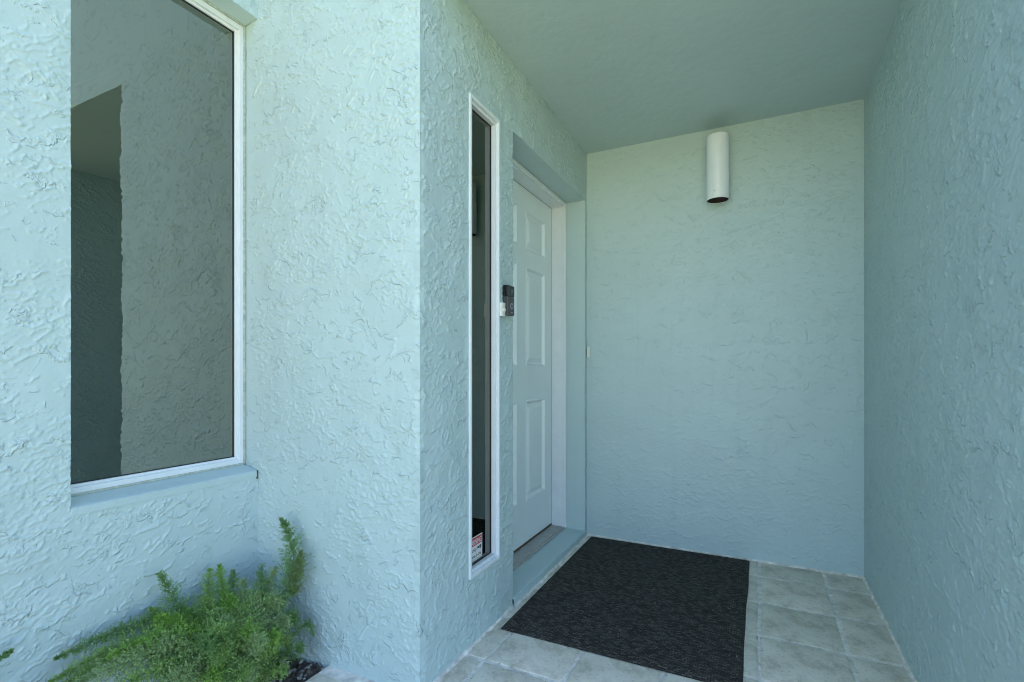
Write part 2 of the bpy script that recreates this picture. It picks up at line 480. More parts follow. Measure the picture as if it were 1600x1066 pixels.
# ------------------------------------------------------------------ ground
def ground_sheet(name, x0, x1, y0, y1, z, m, sub=1):
    bm = bmesh.new()
    vs = [bm.verts.new(p) for p in ((x0, y0, z), (x1, y0, z), (x1, y1, z), (x0, y1, z))]
    bm.faces.new(vs)
    o = bm_to(name, bm, m); tag(o, None, kind='structure'); return o
ground_sheet('lawn', -150, 150, -150, 150, -0.060, M_LAWN)
ground_sheet('bounce_ground', -1.5, 7.0, -14.0, -1.75, -0.045, M_BOUNCE)  # unseen sunlit sheet added behind the camera to bounce light into the porch

# garden bed: lumpy soil between the walk and the window wall
def make_bed():
    gx = np.linspace(-1.79, -1.380, 60); gy = np.linspace(-1.2, 1.33, 300)
    xx, yy = np.meshgrid(gx, gy)
    zz = -0.018 + 0.010 * np.sin(xx * 37 + 2 * np.sin(yy * 23)) * np.sin(yy * 31) + 0.007 * rng.standard_normal(xx.shape)
    P = np.stack([xx, yy, zz], -1).reshape(-1, 3)
    i = np.arange(xx.size).reshape(xx.shape)
    q = np.stack([i[:-1, :-1], i[:-1, 1:], i[1:, 1:], i[1:, :-1]], -1).reshape(-1, 4)
    return tag(np_mesh('garden_bed', P, q, M_SOIL), None, kind='structure')
make_bed()

# ------------------------------------------------------------------ paved porch: mortar bed and single tiles
pav = box('pavement', -1.388, XR + 0.01, -1.75, YB + 0.02, -0.055, -0.0022, M_GROUT)
tag(pav, None, kind='structure')
TX, TY = 0.300, 0.3175
def make_tile_mesh(k):
    r = random.Random(100 + k)
    bm = bmesh.new()
    n = 7
    w, d = TX - 0.010, TY - 0.011
    g = [[None] * (n + 1) for _ in range(n + 1)]
    for j in range(n + 1):
        for i in range(n + 1):
            x = -w / 2 + w * i / n; y = -d / 2 + d * j / n
            edge = min(i, j, n - i, n - j)
            jx = r.uniform(-.0018, .0018) if edge == 0 else 0
            g[j][i] = bm.verts.new((x + jx, y + (r.uniform(-.0018, .0018) if edge == 0 else 0), r.uniform(-.0007, .0007) - (0.0032 if edge == 0 else 0)))
    for j in range(n):
        for i in range(n): bm.faces.new((g[j][i], g[j][i + 1], g[j + 1][i + 1], g[j + 1][i]))
    # pull the second ring out towards the rim so that only a narrow arris is rounded
    for j in range(n + 1):
        for i in range(n + 1):
            if min(i, j, n - i, n - j) == 1:
                v = g[j][i].co
                if i == 1: v.x = -w / 2 + 0.008
                if i == n - 1: v.x = w / 2 - 0.008
                if j == 1: v.y = -d / 2 + 0.008
                if j == n - 1: v.y = d / 2 - 0.008
    be = [e for e in bm.edges if e.is_boundary]
    ex = bmesh.ops.extrude_edge_only(bm, edges=be)
    for v in [x for x in ex['geom'] if isinstance(x, bmesh.types.BMVert)]: v.co.z = -0.02
    me = bpy.data.meshes.new('tile'); bmesh.ops.recalc_face_normals(bm, faces=bm.faces); bm.to_mesh(me); bm.free()
    me.polygons.foreach_set('use_smooth', [True] * len(me.polygons))
    me.materials.append(M_TILE)
    return me
tile_meshes = [make_tile_mesh(k) for k in range(6)]
def clip_tile(me, x0, x1, y0, y1, cx, cy):
    """cut a tile against the walls"""
    bm = bmesh.new(); bm.from_mesh(me)
    for co, no in (((x0 - cx, 0, 0), (-1, 0, 0)), ((x1 - cx, 0, 0), (1, 0, 0)), ((0, y0 - cy, 0), (0, -1, 0)), ((0, y1 - cy, 0), (0, 1, 0))):
        bmesh.ops.bisect_plane(bm, geom=list(bm.verts) + list(bm.edges) + list(bm.faces), plane_co=co, plane_no=no, clear_outer=True)
    n = len(bm.faces)
    m2 = bpy.data.meshes.new('tile'); bm.to_mesh(m2); bm.free()
    return m2 if n else None
YL = [2.858 - TY * k for k in range(-1, 16)]
for j, ytop in enumerate(YL):
    cy = ytop - TY / 2 + TY * 0 
    for i in range(-5, 2):
        cx = i * TX + TX / 2
        x0, x1 = cx - TX / 2, cx + TX / 2
        y0, y1 = cy - TY / 2, cy + TY / 2
        if y1 < -1.7 or y0 > YB: continue
        if x0 < XD - 0.01 and cy > YF + 0.2: 
            if x1 < XD: continue
        lx = -1.386
        me = random.choice(tile_meshes)
        need = (x0 < lx) or (x1 > XR) or (y1 > YB) or (x0 < XD and y1 > YF)
        if need:
            if x0 < XD and y1 > YF and cy > YF + 0.1: c0, c1, d0, d1 = XD - 0.02, min(x1, XR), y0, min(y1, YB)
            else: c0, c1, d0, d1 = max(x0, lx), min(x1, XR), y0, min(y1, YB)
            if x1 <= XD and y1 > YF: d1 = min(d1, YF + 0.02)
            if c1 - c0 < 0.015 or d1 - d0 < 0.015: continue
            me = clip_tile(me, c0, c1, d0, d1, cx, cy)
            if me is None: continue
        o = link('tile', me, M_TILE, pav)
        o.location = (cx, cy, random.uniform(-0.0010, 0.0010))
        o.rotation_euler = (random.uniform(-.003, .003), random.uniform(-.003, .003), random.uniform(-.004, .004))

# pale mortar left along the foot of the walls
def joint(x0, y0, x1, y1, side):
    n = 120; r_ = np.random.default_rng(int(abs(x0) * 100 + y0 * 10))
    t = np.linspace(0, 1, n)[:, None]
    c = np.array([[x0, y0]]) * (1 - t) + np.array([[x1, y1]]) * t
    nx, ny = side
    w = 0.011 + 0.0035 * np.convolve(r_.standard_normal(n + 8), np.ones(5) / 2.2, 'same')[4:4 + n]
    a = np.column_stack([c[:, 0] - nx * 0.01, c[:, 1] - ny * 0.01, np.full(n, 0.010)])
    b = np.column_stack([c[:, 0] + nx * 0.003, c[:, 1] + ny * 0.003, np.full(n, 0.0085)])
    d = np.column_stack([c[:, 0] + nx * w, c[:, 1] + ny * w, np.full(n, -0.004)])
    V = np.stack([a, b, d], 1).reshape(-1, 3); i = np.arange(n * 3).reshape(n, 3)
    q = np.concatenate([np.stack([i[:-1, k], i[1:, k], i[1:, k + 1], i[:-1, k + 1]], -1) for k in (0, 1)])
    np_mesh('mortar_joint', V, q, M_GROUT, pav)
joint(XR, YF, XR, YB, (-1, 0)); joint(XD, YF, XD, 2.0, (1, 0)); joint(XD + 0.008, 2.0, XD + 0.008, YB, (1, 0)); joint(XD, YB, XR, YB, (0, -1))

# ------------------------------------------------------------------ the house
house = empty('house', (-1.2, 1.32, 0))
house.matrix_world = Matrix.Translation((0, 0, 0))
tag(house, 'aqua stucco house with a recessed entry porch, tall window and white front door', 'house')

# window wall (left), its opening and reveal
WY0, WZ0, WZ1 = 0.719, 0.663, 2.450
F = stucco(2.55, ZT, 0.40, 0.95, 1.9)
relief_wall('wall', (XW, -1.2, 0), (0, 1, 0), (1, 0, 0), YF + 1.2, ZT, 0.0029, F, cu=[(0, 1.68)], cv=[(2.56, ZT)],
            holes=[(WY0 + 1.2, YF + 1.2, WZ0, WZ1)], fades=[('hi', 0.03, 0.2)], parent=house, z0=-0.05)
# front wall beside it
F = stucco(4.45, ZT, -0.20, 1.15, 1.7)
relief_wall('wall', (-1.876, YF, 0), (1, 0, 0), (0, -1, 0), 2.51 + 1.876, ZT, 0.0028, F, holes=[(XD + 1.876, XR + 1.876, -0.05, ZC)], cu=[(XD + 1.876 + 0.002, XR + 1.876), (XR + 1.876, 2.51 + 1.876)], cv=[(2.56, ZT)], corner=('hi', XD + 1.876), fades=[('lo', 0.13, 0.06)], parent=house, z0=-0.05)
# wall with the sidelight and the door
SY0, SY1, SZ0, SZ1 = 1.634, 1.856, 0.276, 2.104
DY0, DY1, DZ1 = 2.000, 3.030, 2.132
F = stucco(1.80, ZC, 0.3, 1.15, 1.6, 0.4)
relief_wall('wall', (XD, YF, 0), (0, 1, 0), (1, 0, 0), YB - YF, ZC, (0.0040, 0.0030), F, flat=[(SY0 - YF, SY1 - YF, SZ0, SZ1)],
            holes=[(SY0 - YF, SY1 - YF, SZ0, SZ1), (DY0 - YF, DY1 - YF, -0.05, DZ1)], corner='lo', fades=[('hi', 0.04, 0.1)], parent=house, z0=-0.05)
# back wall of the porch
F = stucco(1.50, ZC, 0.35, 0.60, 1.8)
relief_wall('wall', (XD, YB, 0), (1, 0, 0), (0, -1, 0), XR - XD, ZC, 0.0046, F, fades=[('lo', 0.03, 0.1), ('hi', 0.03, 0.1), ('bot', 0.05, 0.2)], parent=house, z0=-0.05, mtl=M_STUCCO2)
# side wall of the porch
F = stucco(1.80, ZC, -0.3, 1.1, 1.6, 0.4)
relief_wall('wall', (XR, YF, 0), (0, 1, 0), (-1, 0, 0), YB - YF, ZC, (0.0050, 0.0034), F, fades=[('hi', 0.03, 0.1)], parent=house, z0=-0.05)
# wall cores (thickness, room side)
bm = bmesh.new()
g = 0.012
for b in ((XW - 0.17, XW - g, -1.2, WY0 - 0.0005, -0.05, ZT), (XW - 0.17, XW - g, WY0 - 0.0005, YF, -0.05, WZ0 - 0.02), (XW - 0.17, XW - g, WY0 - 0.0005, YF, WZ1 + 0.002, ZT),
          (-1.876 - 0.07, XD - g, YF + g, YF + 0.15, -0.05, ZT),
          (XD - 0.15, XD - g, YF + 0.15, SY0 - 0.001, -0.05, ZC), (XD - 0.15, XD - g, SY0 - 0.001, SY1 + 0.001, -0.05, SZ0 - 0.001), (XD - 0.15, XD - g, SY0 - 0.001, SY1 + 0.001, SZ1 + 0.001, ZC),
          (XD - 0.15, XD - g, SY1 + 0.001, DY0, -0.05, ZC), (XD - 0.15, XD - g, DY0, DY1, DZ1, ZC), (XD - 0.245, XD - g, DY1, YB + 0.15, -0.05, ZC),
          (XD - g, XR + 0.15, YB + g, YB + 0.15, -0.05, ZC), (XR + g, XR + 0.15, YF + g, YB + g, -0.05, ZC),
          (XD - g, 2.51, YF + g, YF + 0.15, ZC + 0.05, ZT), (XR + 0.15, 2.51, YF + g, YF + 0.15, -0.05, ZC + 0.05)):
    bm_box(bm, *b)
bm_to('wall_core', bm, M_SMOOTH, house)
# porch ceiling
box('ceiling', XD - 0.01, XR + 0.01, YF + 0.0205, YB + 0.01, ZC - 0.0003, ZC + 0.05, M_SMOOTH, house)
# door reveal: smooth painted lining
bm = bmesh.new()
bm_box(bm, XD - 0.26, XD - 0.0015, DY0 - 0.02, DY0 + 0.0005, -0.05, DZ1)
bm_box(bm, XD - 0.26, XD - 0.0015, DY1 - 0.0005, DY1 + 0.02, -0.05, DZ1)
bm_box(bm, XD - 0.26, XD - 0.0015, DY0 + 0.0008, DY1 - 0.0008, DZ1 - 0.0006, DZ1 + 0.02)
bm_to('door_reveal', bm, M_SMOOTH, house)
# painted step under the door
def make_step():
    ny = 150; nx = 28
    F_ = stucco(1.3, 0.4, 0.1, 0.8, 1.2)
    ys = np.linspace(DY0 - 0.008, DY1 + 0.006, ny); s = np.linspace(0, 1, nx)
    rows = []
    for k in s:
        if k < 0.7: x = -1.22 + (XD + 0.004 + 1.22) * (k / 0.7); z = 0.040
        else:
            t = (k - 0.7) / 0.3; x = XD + 0.004 + 0.006 * math.sin(t * math.pi / 2); z = 0.040 - 0.060 * (1 - math.cos(t * math.pi / 2))
        rows.append((x, z))
    yy, kk = np.meshgrid(ys, np.arange(nx))
    X = np.array([r[0] for r in rows])[kk]; Z = np.array([r[1] for r in rows])[kk]
    hh = sample(F_, yy - DY0, kk * 0.008)
    rim = sstep(s[kk], 0.62, 0.75)
    X = X + hh * 1.6 * rim; Z = Z + hh * 0.9 * rim * (1 - sstep(s[kk], 0.8, 1)) + 0.0008 * np.sin(yy * 9)
    P = np.stack([X, yy, Z], -1).reshape(-1, 3)
    i = np.arange(yy.size).reshape(yy.shape)
    q = np.stack([i[:-1, :-1], i[1:, :-1], i[1:, 1:], i[:-1, 1:]], -1).reshape(-1, 4)
    return np_mesh('step', P, q, M_SMOOTH, house)
make_step()

# big window: sill, head, frame, pane
win = empty('window'); win.parent = house
def prism(name, pts_xz, y0, y1, m, parent, bevel=0.0):
    bm = bmesh.new()
    a = [bm.verts.new((x, y0, z)) for x, z in pts_xz]; b = [bm.verts.new((x, y1, z)) for x, z in pts_xz]
    n = len(a)
    bm.faces.new(a); bm.faces.new(b[::-1])
    for i in range(n): bm.faces.new((a[i], b[i], b[(i + 1) % n], a[(i + 1) % n]))
    if bevel: bmesh.ops.bevel(bm, geom=list(bm.edges), offset=bevel, segments=2, affect='EDGES')
    return bm_to(name, bm, m, parent)
prism('sill', [(XW + 0.004, WZ0 - 0.022), (XW + 0.004, WZ0 + 0.001), (XW - 0.004, WZ0 + 0.005), (-1.90, WZ0 + 0.030), (-1.90, WZ0 - 0.022)], WY0 + 0.0006, YF - 0.0035, M_SMOOTH, win, 0.0015)
prism('head', [(XW - 0.001, WZ1 - 0.001), (XW - 0.001, WZ1 + 0.02), (-1.92, WZ1 + 0.02), (-1.92, WZ1 - 0.010), (-1.84, WZ1 - 0.008)], WY0 + 0.0006, YF - 0.0035, M_SMOOTH, win)
def rect_frame(name, x0, x1, y0, y1, z0, z1, w, m, parent, bevel=0.002):
    bm = bmesh.new()
    bm_box(bm, x0, x1, y0, y0 + w, z0, z1, bevel)
    bm_box(bm, x0, x1, y1 - w, y1, z0, z1, bevel)
    bm_box(bm, x0 + 0.0006, x1 - 0.0006, y0 + w - 0.001, y1 - w + 0.001, z0, z0 + w, bevel)
    bm_box(bm, x0 + 0.0006, x1 - 0.0006, y0 + w - 0.001, y1 - w + 0.001, z1 - w, z1, bevel)
    return bm_to(name, bm, m, parent)
FZ0, FZ1 = WZ0 + 0.024, WZ1 - 0.014
rect_frame('frame', -1.905, -1.852, WY0 + 0.004, YF - 0.006, FZ0, FZ1, 0.020, M_TRIM, win)
rect_frame('glazing_bead', -1.895, -1.864, WY0 + 0.0235, YF - 0.0255, FZ0 + 0.0195, FZ1 - 0.0195, 0.009, M_TRIM, win)
rect_frame('gasket', -1.890, -1.8715, WY0 + 0.0322, YF - 0.0342, FZ0 + 0.0282, FZ1 - 0.0282, 0.003, M_SBLACK, win, 0.0005)
box('pane', -1.880, -1.876, WY0 + 0.030, YF - 0.032, FZ0 + 0.026, FZ1 - 0.026, M_GLASS, win)
box('inner_jamb', -2.010, -1.9065, YF - 0.030, YF + 0.011, FZ0 - 0.02, FZ1 + 0.02, M_TRIM, win)
box('sealant_gap', XW - 0.001, XW + 0.0065, YF - 0.0080, YF - 0.0050, WZ0 - 0.030, WZ0 + 0.003, M_RUST, win)
# caulk line round the frame
bm = bmesh.new()
bm_box(bm, -1.8535, -1.846, YF - 0.0105, YF - 0.002, FZ0, FZ1 + 0.004, 0.002)
bm_box(bm, -1.8535, -1.848, WY0 + 0.002, YF - 0.010, FZ0 - 0.004, FZ0 + 0.0035, 0.001)
bm_box(bm, -1.8535, -1.846, WY0 + 0.002, YF - 0.010, FZ1 - 0.001, FZ1 + 0.007, 0.002)
bm_to('caulk', bm, M_CAULK, win)

# sidelight
sl = empty('sidelight_window'); sl.parent = house
bm = bmesh.new()
for (y0, y1, z0, z1) in ((1.623, 1.6365, 0.263, 2.117), (1.8535, 1.8670, 0.263, 2.117), (1.636, 1.8540, 0.263, 0.2785), (1.636, 1.8540, 2.1015, 2.117)):
    bm_box(bm, XD - 0.012, XD + (0.0075 if y1 - y0 < 0.05 else 0.0070), y0, y1, z0, z1, 0.003)
bm_to('trim', bm, M_TRIM, sl)
rect_frame('frame', XD - 0.055, XD - 0.004, SY0 + 0.0015, SY1 - 0.0015, SZ0 + 0.0015, SZ1 - 0.0015, 0.0125, M_TRIM, sl)
rect_frame('gasket', XD - 0.035, XD - 0.0225, SY0 + 0.0135, SY1 - 0.0135, SZ0 + 0.0135, SZ1 - 0.0135, 0.0028, M_SBLACK, sl, 0.0005)
box('pane', XD - 0.030, XD - 0.026, SY0 + 0.0125, SY1 - 0.0125, SZ0 + 0.0125, SZ1 - 0.0125, M_GLASS2, sl)

# front door
door = empty('door'); door.parent = house
DX = -1.205
YS = [2.092, 2.204, 2.490, 2.606, 2.892, 3.004]
ZS = [0.066, 0.300, 0.884, 1.074, 1.659, 1.756, 1.982, 2.100]
def make_slab():
    bm = bmesh.new()
    for i in range(5):
        for j in range(7):
            if i in (1, 3) and j in (1, 3, 5): continue
            bm.faces.new([bm.verts.new(p) for p in ((DX, YS[i], ZS[j]), (DX, YS[i + 1], ZS[j]), (DX, YS[i + 1], ZS[j + 1]), (DX, YS[i], ZS[j + 1]))])
    bmesh.ops.remove_doubles(bm, verts=bm.verts, dist=1e-5)
    def q(*p): bm.faces.new([bm.verts.new(x) for x in p])
    y0, y1, z0, z1, xb = YS[0], YS[-1], ZS[0], ZS[-1], DX - 0.044
    q((DX, y0, z0), (DX, y0, z1), (xb, y0, z1), (xb, y0, z0)); q((DX, y1, z0), (DX, y1, z1), (xb, y1, z1), (xb, y1, z0))
    q((DX, y0, z0), (DX, y1, z0), (xb, y1, z0), (xb, y0, z0)); q((DX, y0, z1), (DX, y1, z1), (xb, y1, z1), (xb, y0, z1)); q((xb, y0, z0), (xb, y1, z0), (xb, y1, z1), (xb, y0, z1))
    bmesh.ops.remove_doubles(bm, verts=bm.verts, dist=1e-5)
    return bm_to('slab', bm, M_DOOR, door)
make_slab()
def make_panel(y0, y1, z0, z1):
    bm = bmesh.new()
    rings = [(0, 0), (0.003, 0.0035), (0.010, 0.0035), (0.020, -0.014), (0.027, -0.014), (0.052, -0.001), (0.056, -0.0005)]
    prev = None
    for off, dx in rings:
        r = [bm.verts.new((DX + dx, y, z)) for y, z in ((y0 + off, z0 + off), (y1 - off, z0 + off), (y1 - off, z1 - off), (y0 + off, z1 - off))]
        if prev:
            for i in range(4): bm.faces.new((prev[i], prev[(i + 1) % 4], r[(i + 1) % 4], r[i]))
        prev = r
    bm.faces.new(prev)
    bm_to('panel', bm, M_DOOR, door)
for i in (1, 3):
    for j in (1, 3, 5): make_panel(YS[i], YS[i + 1], ZS[j], ZS[j + 1])
box('sweep', DX - 0.03, DX + 0.002, YS[0] + 0.002, YS[-1] - 0.002, 0.0535, 0.0655, M_RUST, door, 0.001)
dfr = empty('door_frame'); dfr.parent = house
bm = bmesh.new()
for (y0, y1) in ((DY0 + 0.004, 2.0895), (3.0065, DY1 - 0.0015)):
    bm_box(bm, DX - 0.045, -1.128, y0, y1, 0.0425, DZ1 - 0.002, 0.002)
bm_box(bm, DX - 0.0445, -1.1285, 2.0885, 3.0075, 2.1025, DZ1 - 0.002, 0.002)
bm_to('jamb', bm, M_TRIM, dfr)
bm = bmesh.new()
bm_box(bm, -1.130, -1.110, DY0 + 0.002, 2.078, 0.0430, DZ1 - 0.0012, 0.006, 3)
bm_box(bm, -1.130, -1.110, 3.0105, DY1 - 0.0010, 0.0430, DZ1 - 0.0012, 0.006, 3)
bm_box(bm, -1.130, -1.1105, 2.077, 3.0112, 2.1070, DZ1 - 0.0018, 0.006, 3)
bm_to('brick_moulding', bm, M_TRIM, dfr)
bm = bmesh.new()
for (y0, y1, z0, z1) in ((3.0035, 3.0068, 0.066, 2.101), (2.092, 3.005, 2.0995, 2.1028)):
    bm_box(bm, DX - 0.02, DX + 0.0015, y0, y1, z0, z1)
bm_to('weather_strip', bm, M_TRIMD, dfr)
bm = bmesh.new()
bm_box(bm, -1.245, -1.128, DY0 + 0.003, 3.0065, 0.0405, 0.0525, 0.002)
bm_box(bm, -1.1285, -1.112, DY0 + 0.003, 3.0060, 0.0405, 0.0470, 0.003)
bm_to('threshold', bm, M_SILLD, dfr)

# rooms behind the glass: floor, walls, ceiling; roof slab over the lot
bm = bmesh.new()
bm_box(bm, -6.0, -5.9, -1.2, 6.0, -0.05, ZT); bm_box(bm, -5.9, XR + 0.15, 5.9, 6.0, -0.05, ZT)
bm_box(bm, -5.9, XW - 0.17, -1.2, -1.1, -0.05, ZT); bm_box(bm, XR + 0.05, XR + 0.149, YB + 0.15, 5.9, -0.05, ZT)
bm_to('room_wall', bm, M_ROOM, house)
box('room_partition', -4.2, -2.75, 1.62, 1.74, 0.02, ZT - 0.002, M_ROOM, house)
bm = bmesh.new()
for b in ((-5.9, XW - 0.17, -1.1, YF + 0.15, -0.05, 0.020), (-5.9, -1.25, YF + 0.15, YB + 0.15, -0.05, 0.020), (-5.9, XR + 0.05, YB + 0.15, 5.9, -0.05, 0.020), (-1.25, XD - 0.15, YF + 0.15, DY0 - 0.02, -0.05, 0.020)): bm_box(bm, *b)
bm_to('room_floor', bm, M_ROOMF, house)
bm = bmesh.new()
bm_box(bm, -6.2, 2.75, YF - 0.10, 6.2, ZT + 0.001, ZT + 0.22); bm_box(bm, -6.2, XW + 0.10, -1.40, YF - 0.10, ZT + 0.001, ZT + 0.22)
bm_to('roof', bm, M_ROOF, house)
box('wall', 2.36, 2.509, YF + 0.15, 6.0, -0.05, ZT, M_SMOOTH, house)

# ------------------------------------------------------------------ things on the walls
def ring_pts(r, n): return [(r * math.cos(2 * math.pi * i / n), r * math.sin(2 * math.pi * i / n)) for i in range(n)]
lamp = empty('wall_lamp', (-0.206, YB - 0.085, 2.0))
tag(lamp, 'white cylindrical up and down wall lamp mounted high on the porch back wall', 'wall lamp')
def make_tube(name, rad, th, z0, z1, m, parent, n=48):
    bm = bmesh.new()
    prof = [(rad - th, z0), (rad - 0.0008, z0), (rad, z0 + 0.001), (rad, z1 - 0.006), (rad - 0.006, z1), (rad - 0.006 - th, z1), (rad - th, z1 - 0.006)]
    rs = [[bm.verts.new((r * math.cos(2 * math.pi * i / n), r * math.sin(2 * math.pi * i / n), z)) for i in range(n)] for r, z in prof]
    for a in range(len(prof)):
        b = (a + 1) % len(prof)
        for i in range(n): bm.faces.new((rs[a][i], rs[a][(i + 1) % n], rs[b][(i + 1) % n], rs[b][i]))
    o = bm_to(name, bm, m, parent)
    for p in o.data.polygons: p.use_smooth = True
    o.data.set_sharp_from_angle(angle=R(40))
    return o
make_tube('lamp_shade', 0.0585, 0.002, 0.0, 0.360, M_LAMP, lamp)
make_tube('liner', 0.0555, 0.002, 0.0025, 0.352, M_DARK, lamp)
bm = bmesh.new(); bmesh.ops.create_cone(bm, cap_ends=True, segments=40, radius1=0.0535, radius2=0.0535, depth=0.006, matrix=Matrix.Translation((0, 0, 0.10)))
bm_to('baffle', bm, M_DARK, lamp)
bm = bmesh.new(); bm_box(bm, -0.030, 0.030, 0.0520, 0.0745, 0.10, 0.24, 0.004)
bm_to('bracket', bm, M_LAMP, lamp)
bm = bmesh.new(); bmesh.ops.create_cone(bm, cap_ends=True, segments=12, radius1=0.003, radius2=0.0022, depth=0.004, matrix=Matrix.Translation((-0.012, -0.0583, 0.038)) @ Matrix.Rotation(R(90), 4, 'X'))
bm_to('screw', bm, M_TRIMD, lamp)

bell = empty('video_doorbell', (XD, 1.926, 1.297))
tag(bell, 'black and dark grey video doorbell with round button beside the front door', 'doorbell')
bm = bmesh.new(); bm_box(bm, 0.0045, 0.0290, -0.031, 0.031, 0, 0.0795, 0.003, 3)
bm_to('lower_case', bm, M_GREY, bell)
bm = bmesh.new(); bm_box(bm, 0.0045, 0.0292, -0.031, 0.031, 0.0800, 0.1285, 0.003, 3)
bm_to('camera_head', bm, M_BLACK, bell)
bm = bmesh.new(); bm_box(bm, -0.002, 0.0048, -0.029, 0.029, 0.002, 0.1265, 0.001)
bm_to('mounting_plate', bm, M_SBLACK, bell)
def disc(name, rad, hole, x, y, z, th, m, parent, n=28):
    bm = bmesh.new()
    prof = [(hole, 0), (rad, 0), (rad, th), (hole, th)]
    rs = [[bm.verts.new((x + h, y + r * math.cos(2 * math.pi * i / n), z + r * math.sin(2 * math.pi * i / n))) for i in range(n)] for r, h in prof]
    for a in range(4):
        for i in range(n): bm.faces.new((rs[a][i], rs[a][(i + 1) % n], rs[(a + 1) % 4][(i + 1) % n], rs[(a + 1) % 4][i]))
    return bm_to(name, bm, m, parent)
disc('button_ring', 0.0128, 0.0098, 0.0288, 0.006, 0.040, 0.0012, M_RING, bell)
disc('button', 0.0095, 0.0002, 0.0288, 0.006, 0.040, 0.0010, M_GREY, bell)
bm = bmesh.new(); bm_box(bm, 0.0290, 0.0302, -0.004, 0.016, 0.094, 0.110, 0.0005)
bm_to('lens', bm, M_RING if False else M_GREY, bell)
bm = bmesh.new()
for k in range(4): bm_box(bm, 0.0288, 0.0294, 0.000 + k * 0.0035, 0.0024 + k * 0.0035, 0.010, 0.0145)
bm_to('logo', bm, M_RING, bell)

push = empty('bell_push', (XD, 1.878, 1.289))
tag(push, 'small ivory plastic push plate wedged between sidelight trim and black doorbell', 'bell push')
bm = bmesh.new(); bm_box(bm, 0.0045, 0.0190, -0.0150, 0.0135, 0, 0.0580, 0.002)
bm_to('plate', bm, M_IVORY, push)
bm = bmesh.new(); bm_box(bm, -0.002, 0.0048, -0.0085, 0.0115, 0.003, 0.0550, 0.0005)
bm_to('base', bm, M_IVORY, push)
disc('knob', 0.0075, 0.0002, 0.0188, 0.003, 0.028, 0.004, M_IVORY, push)

sen = empty('door_sensor', (-0.972, YB, 1.136))
tag(sen, 'tiny off-white plastic sensor block stuck in the corner beside the door', 'sensor')
bm = bmesh.new(); bm_box(bm, -0.0105, 0.0075, -0.0180, -0.0040, 0, 0.070, 0.002)
bm_to('cover', bm, M_IVORY, sen)
bm = bmesh.new(); bm_box(bm, -0.009, 0.0065, -0.0042, 0.002, 0.002, 0.068)
bm_to('base', bm, M_TRIMD, sen)

# warning sticker on the sidelight pane
def text_mesh(s, size, bold=0.0):
    cu = bpy.data.curves.new('text', 'FONT'); cu.body = s; cu.size = size; cu.offset = bold
    cu.align_x = 'LEFT'; cu.extrude = 0.0
    o = bpy.data.objects.new('text', cu); C.objects.link(o)
    bpy.context.view_layer.update()
    me = bpy.data.meshes.new_from_object(o.evaluated_get(bpy.context.evaluated_depsgraph_get()))
    bpy.data.objects.remove(o); bpy.data.curves.remove(cu)
    return me
def place_text(s, y0, y1, z, h, m, parent, name, x):
    me = text_mesh(s, 1.0, 0.018)
    n = len(me.vertices); co = np.empty(n * 3, np.float32); me.vertices.foreach_get('co', co); co = co.reshape(-1, 3)
    w0, w1 = co[:, 0].min(), co[:, 0].max(); h1 = 0.73
    P = np.stack([np.full(n, x), y0 + (co[:, 0] - w0) / (w1 - w0) * (y1 - y0), z + co[:, 1] / h1 * h], -1)
    me.vertices.foreach_set('co', P.astype(np.float32).ravel()); me.update()
    me.materials.clear(); me.materials.append(m)
    return link(name, me, m, parent)
stk = empty('warning_sticker', (XD - 0.0255, 1.653, 0.302))
tag(stk, 'red and white warning sticker on the glass at the foot of the narrow sidelight', 'sticker')
SW, SH = 0.116, 0.096
bm = bmesh.new(); bm_box(bm, 0, 0.0004, 0, SW, 0, SH); bm_to('sheet', bm, M_SWHITE, stk)
bm = bmesh.new(); bm_box(bm, 0.0003, 0.0007, 0.004, SW - 0.004, SH - 0.036, SH - 0.004); bm_to('red_band', bm, M_SRED, stk)
bm = bmesh.new()
for (a, b, c, d) in ((0.002, SW - 0.002, 0.006, 0.0072), (0.002, SW - 0.002, 0.0018, 0.0028)): bm_box(bm, 0.0003, 0.0006, a, b, c, d)
bm_to('border_line', bm, M_SBLACK, stk)
place_text('WARNING', 0.008, SW - 0.008, SH - 0.0315, 0.022, M_SWHITE, stk, 'heading', 0.00095)
place_text('Security', 0.008, 0.070, 0.038, 0.0135, M_SBLACK, stk, 'lettering', 0.0007)
place_text('Cameras In Use', 0.008, SW - 0.010, 0.0135, 0.0125, M_SBLACK, stk, 'lettering', 0.0007)
bm = bmesh.new()
for (a, b, c, d) in ((0.076, 0.090, 0.042, 0.050), (0.089, 0.094, 0.039, 0.052), (0.096, 0.108, 0.043, 0.052), (0.098, 0.104, 0.037, 0.044)):
    bm_box(bm, 0.0003, 0.0007, a, b, c, d, 0.00015, 1)
bm_to('camera_symbol', bm, M_SBLACK, stk)

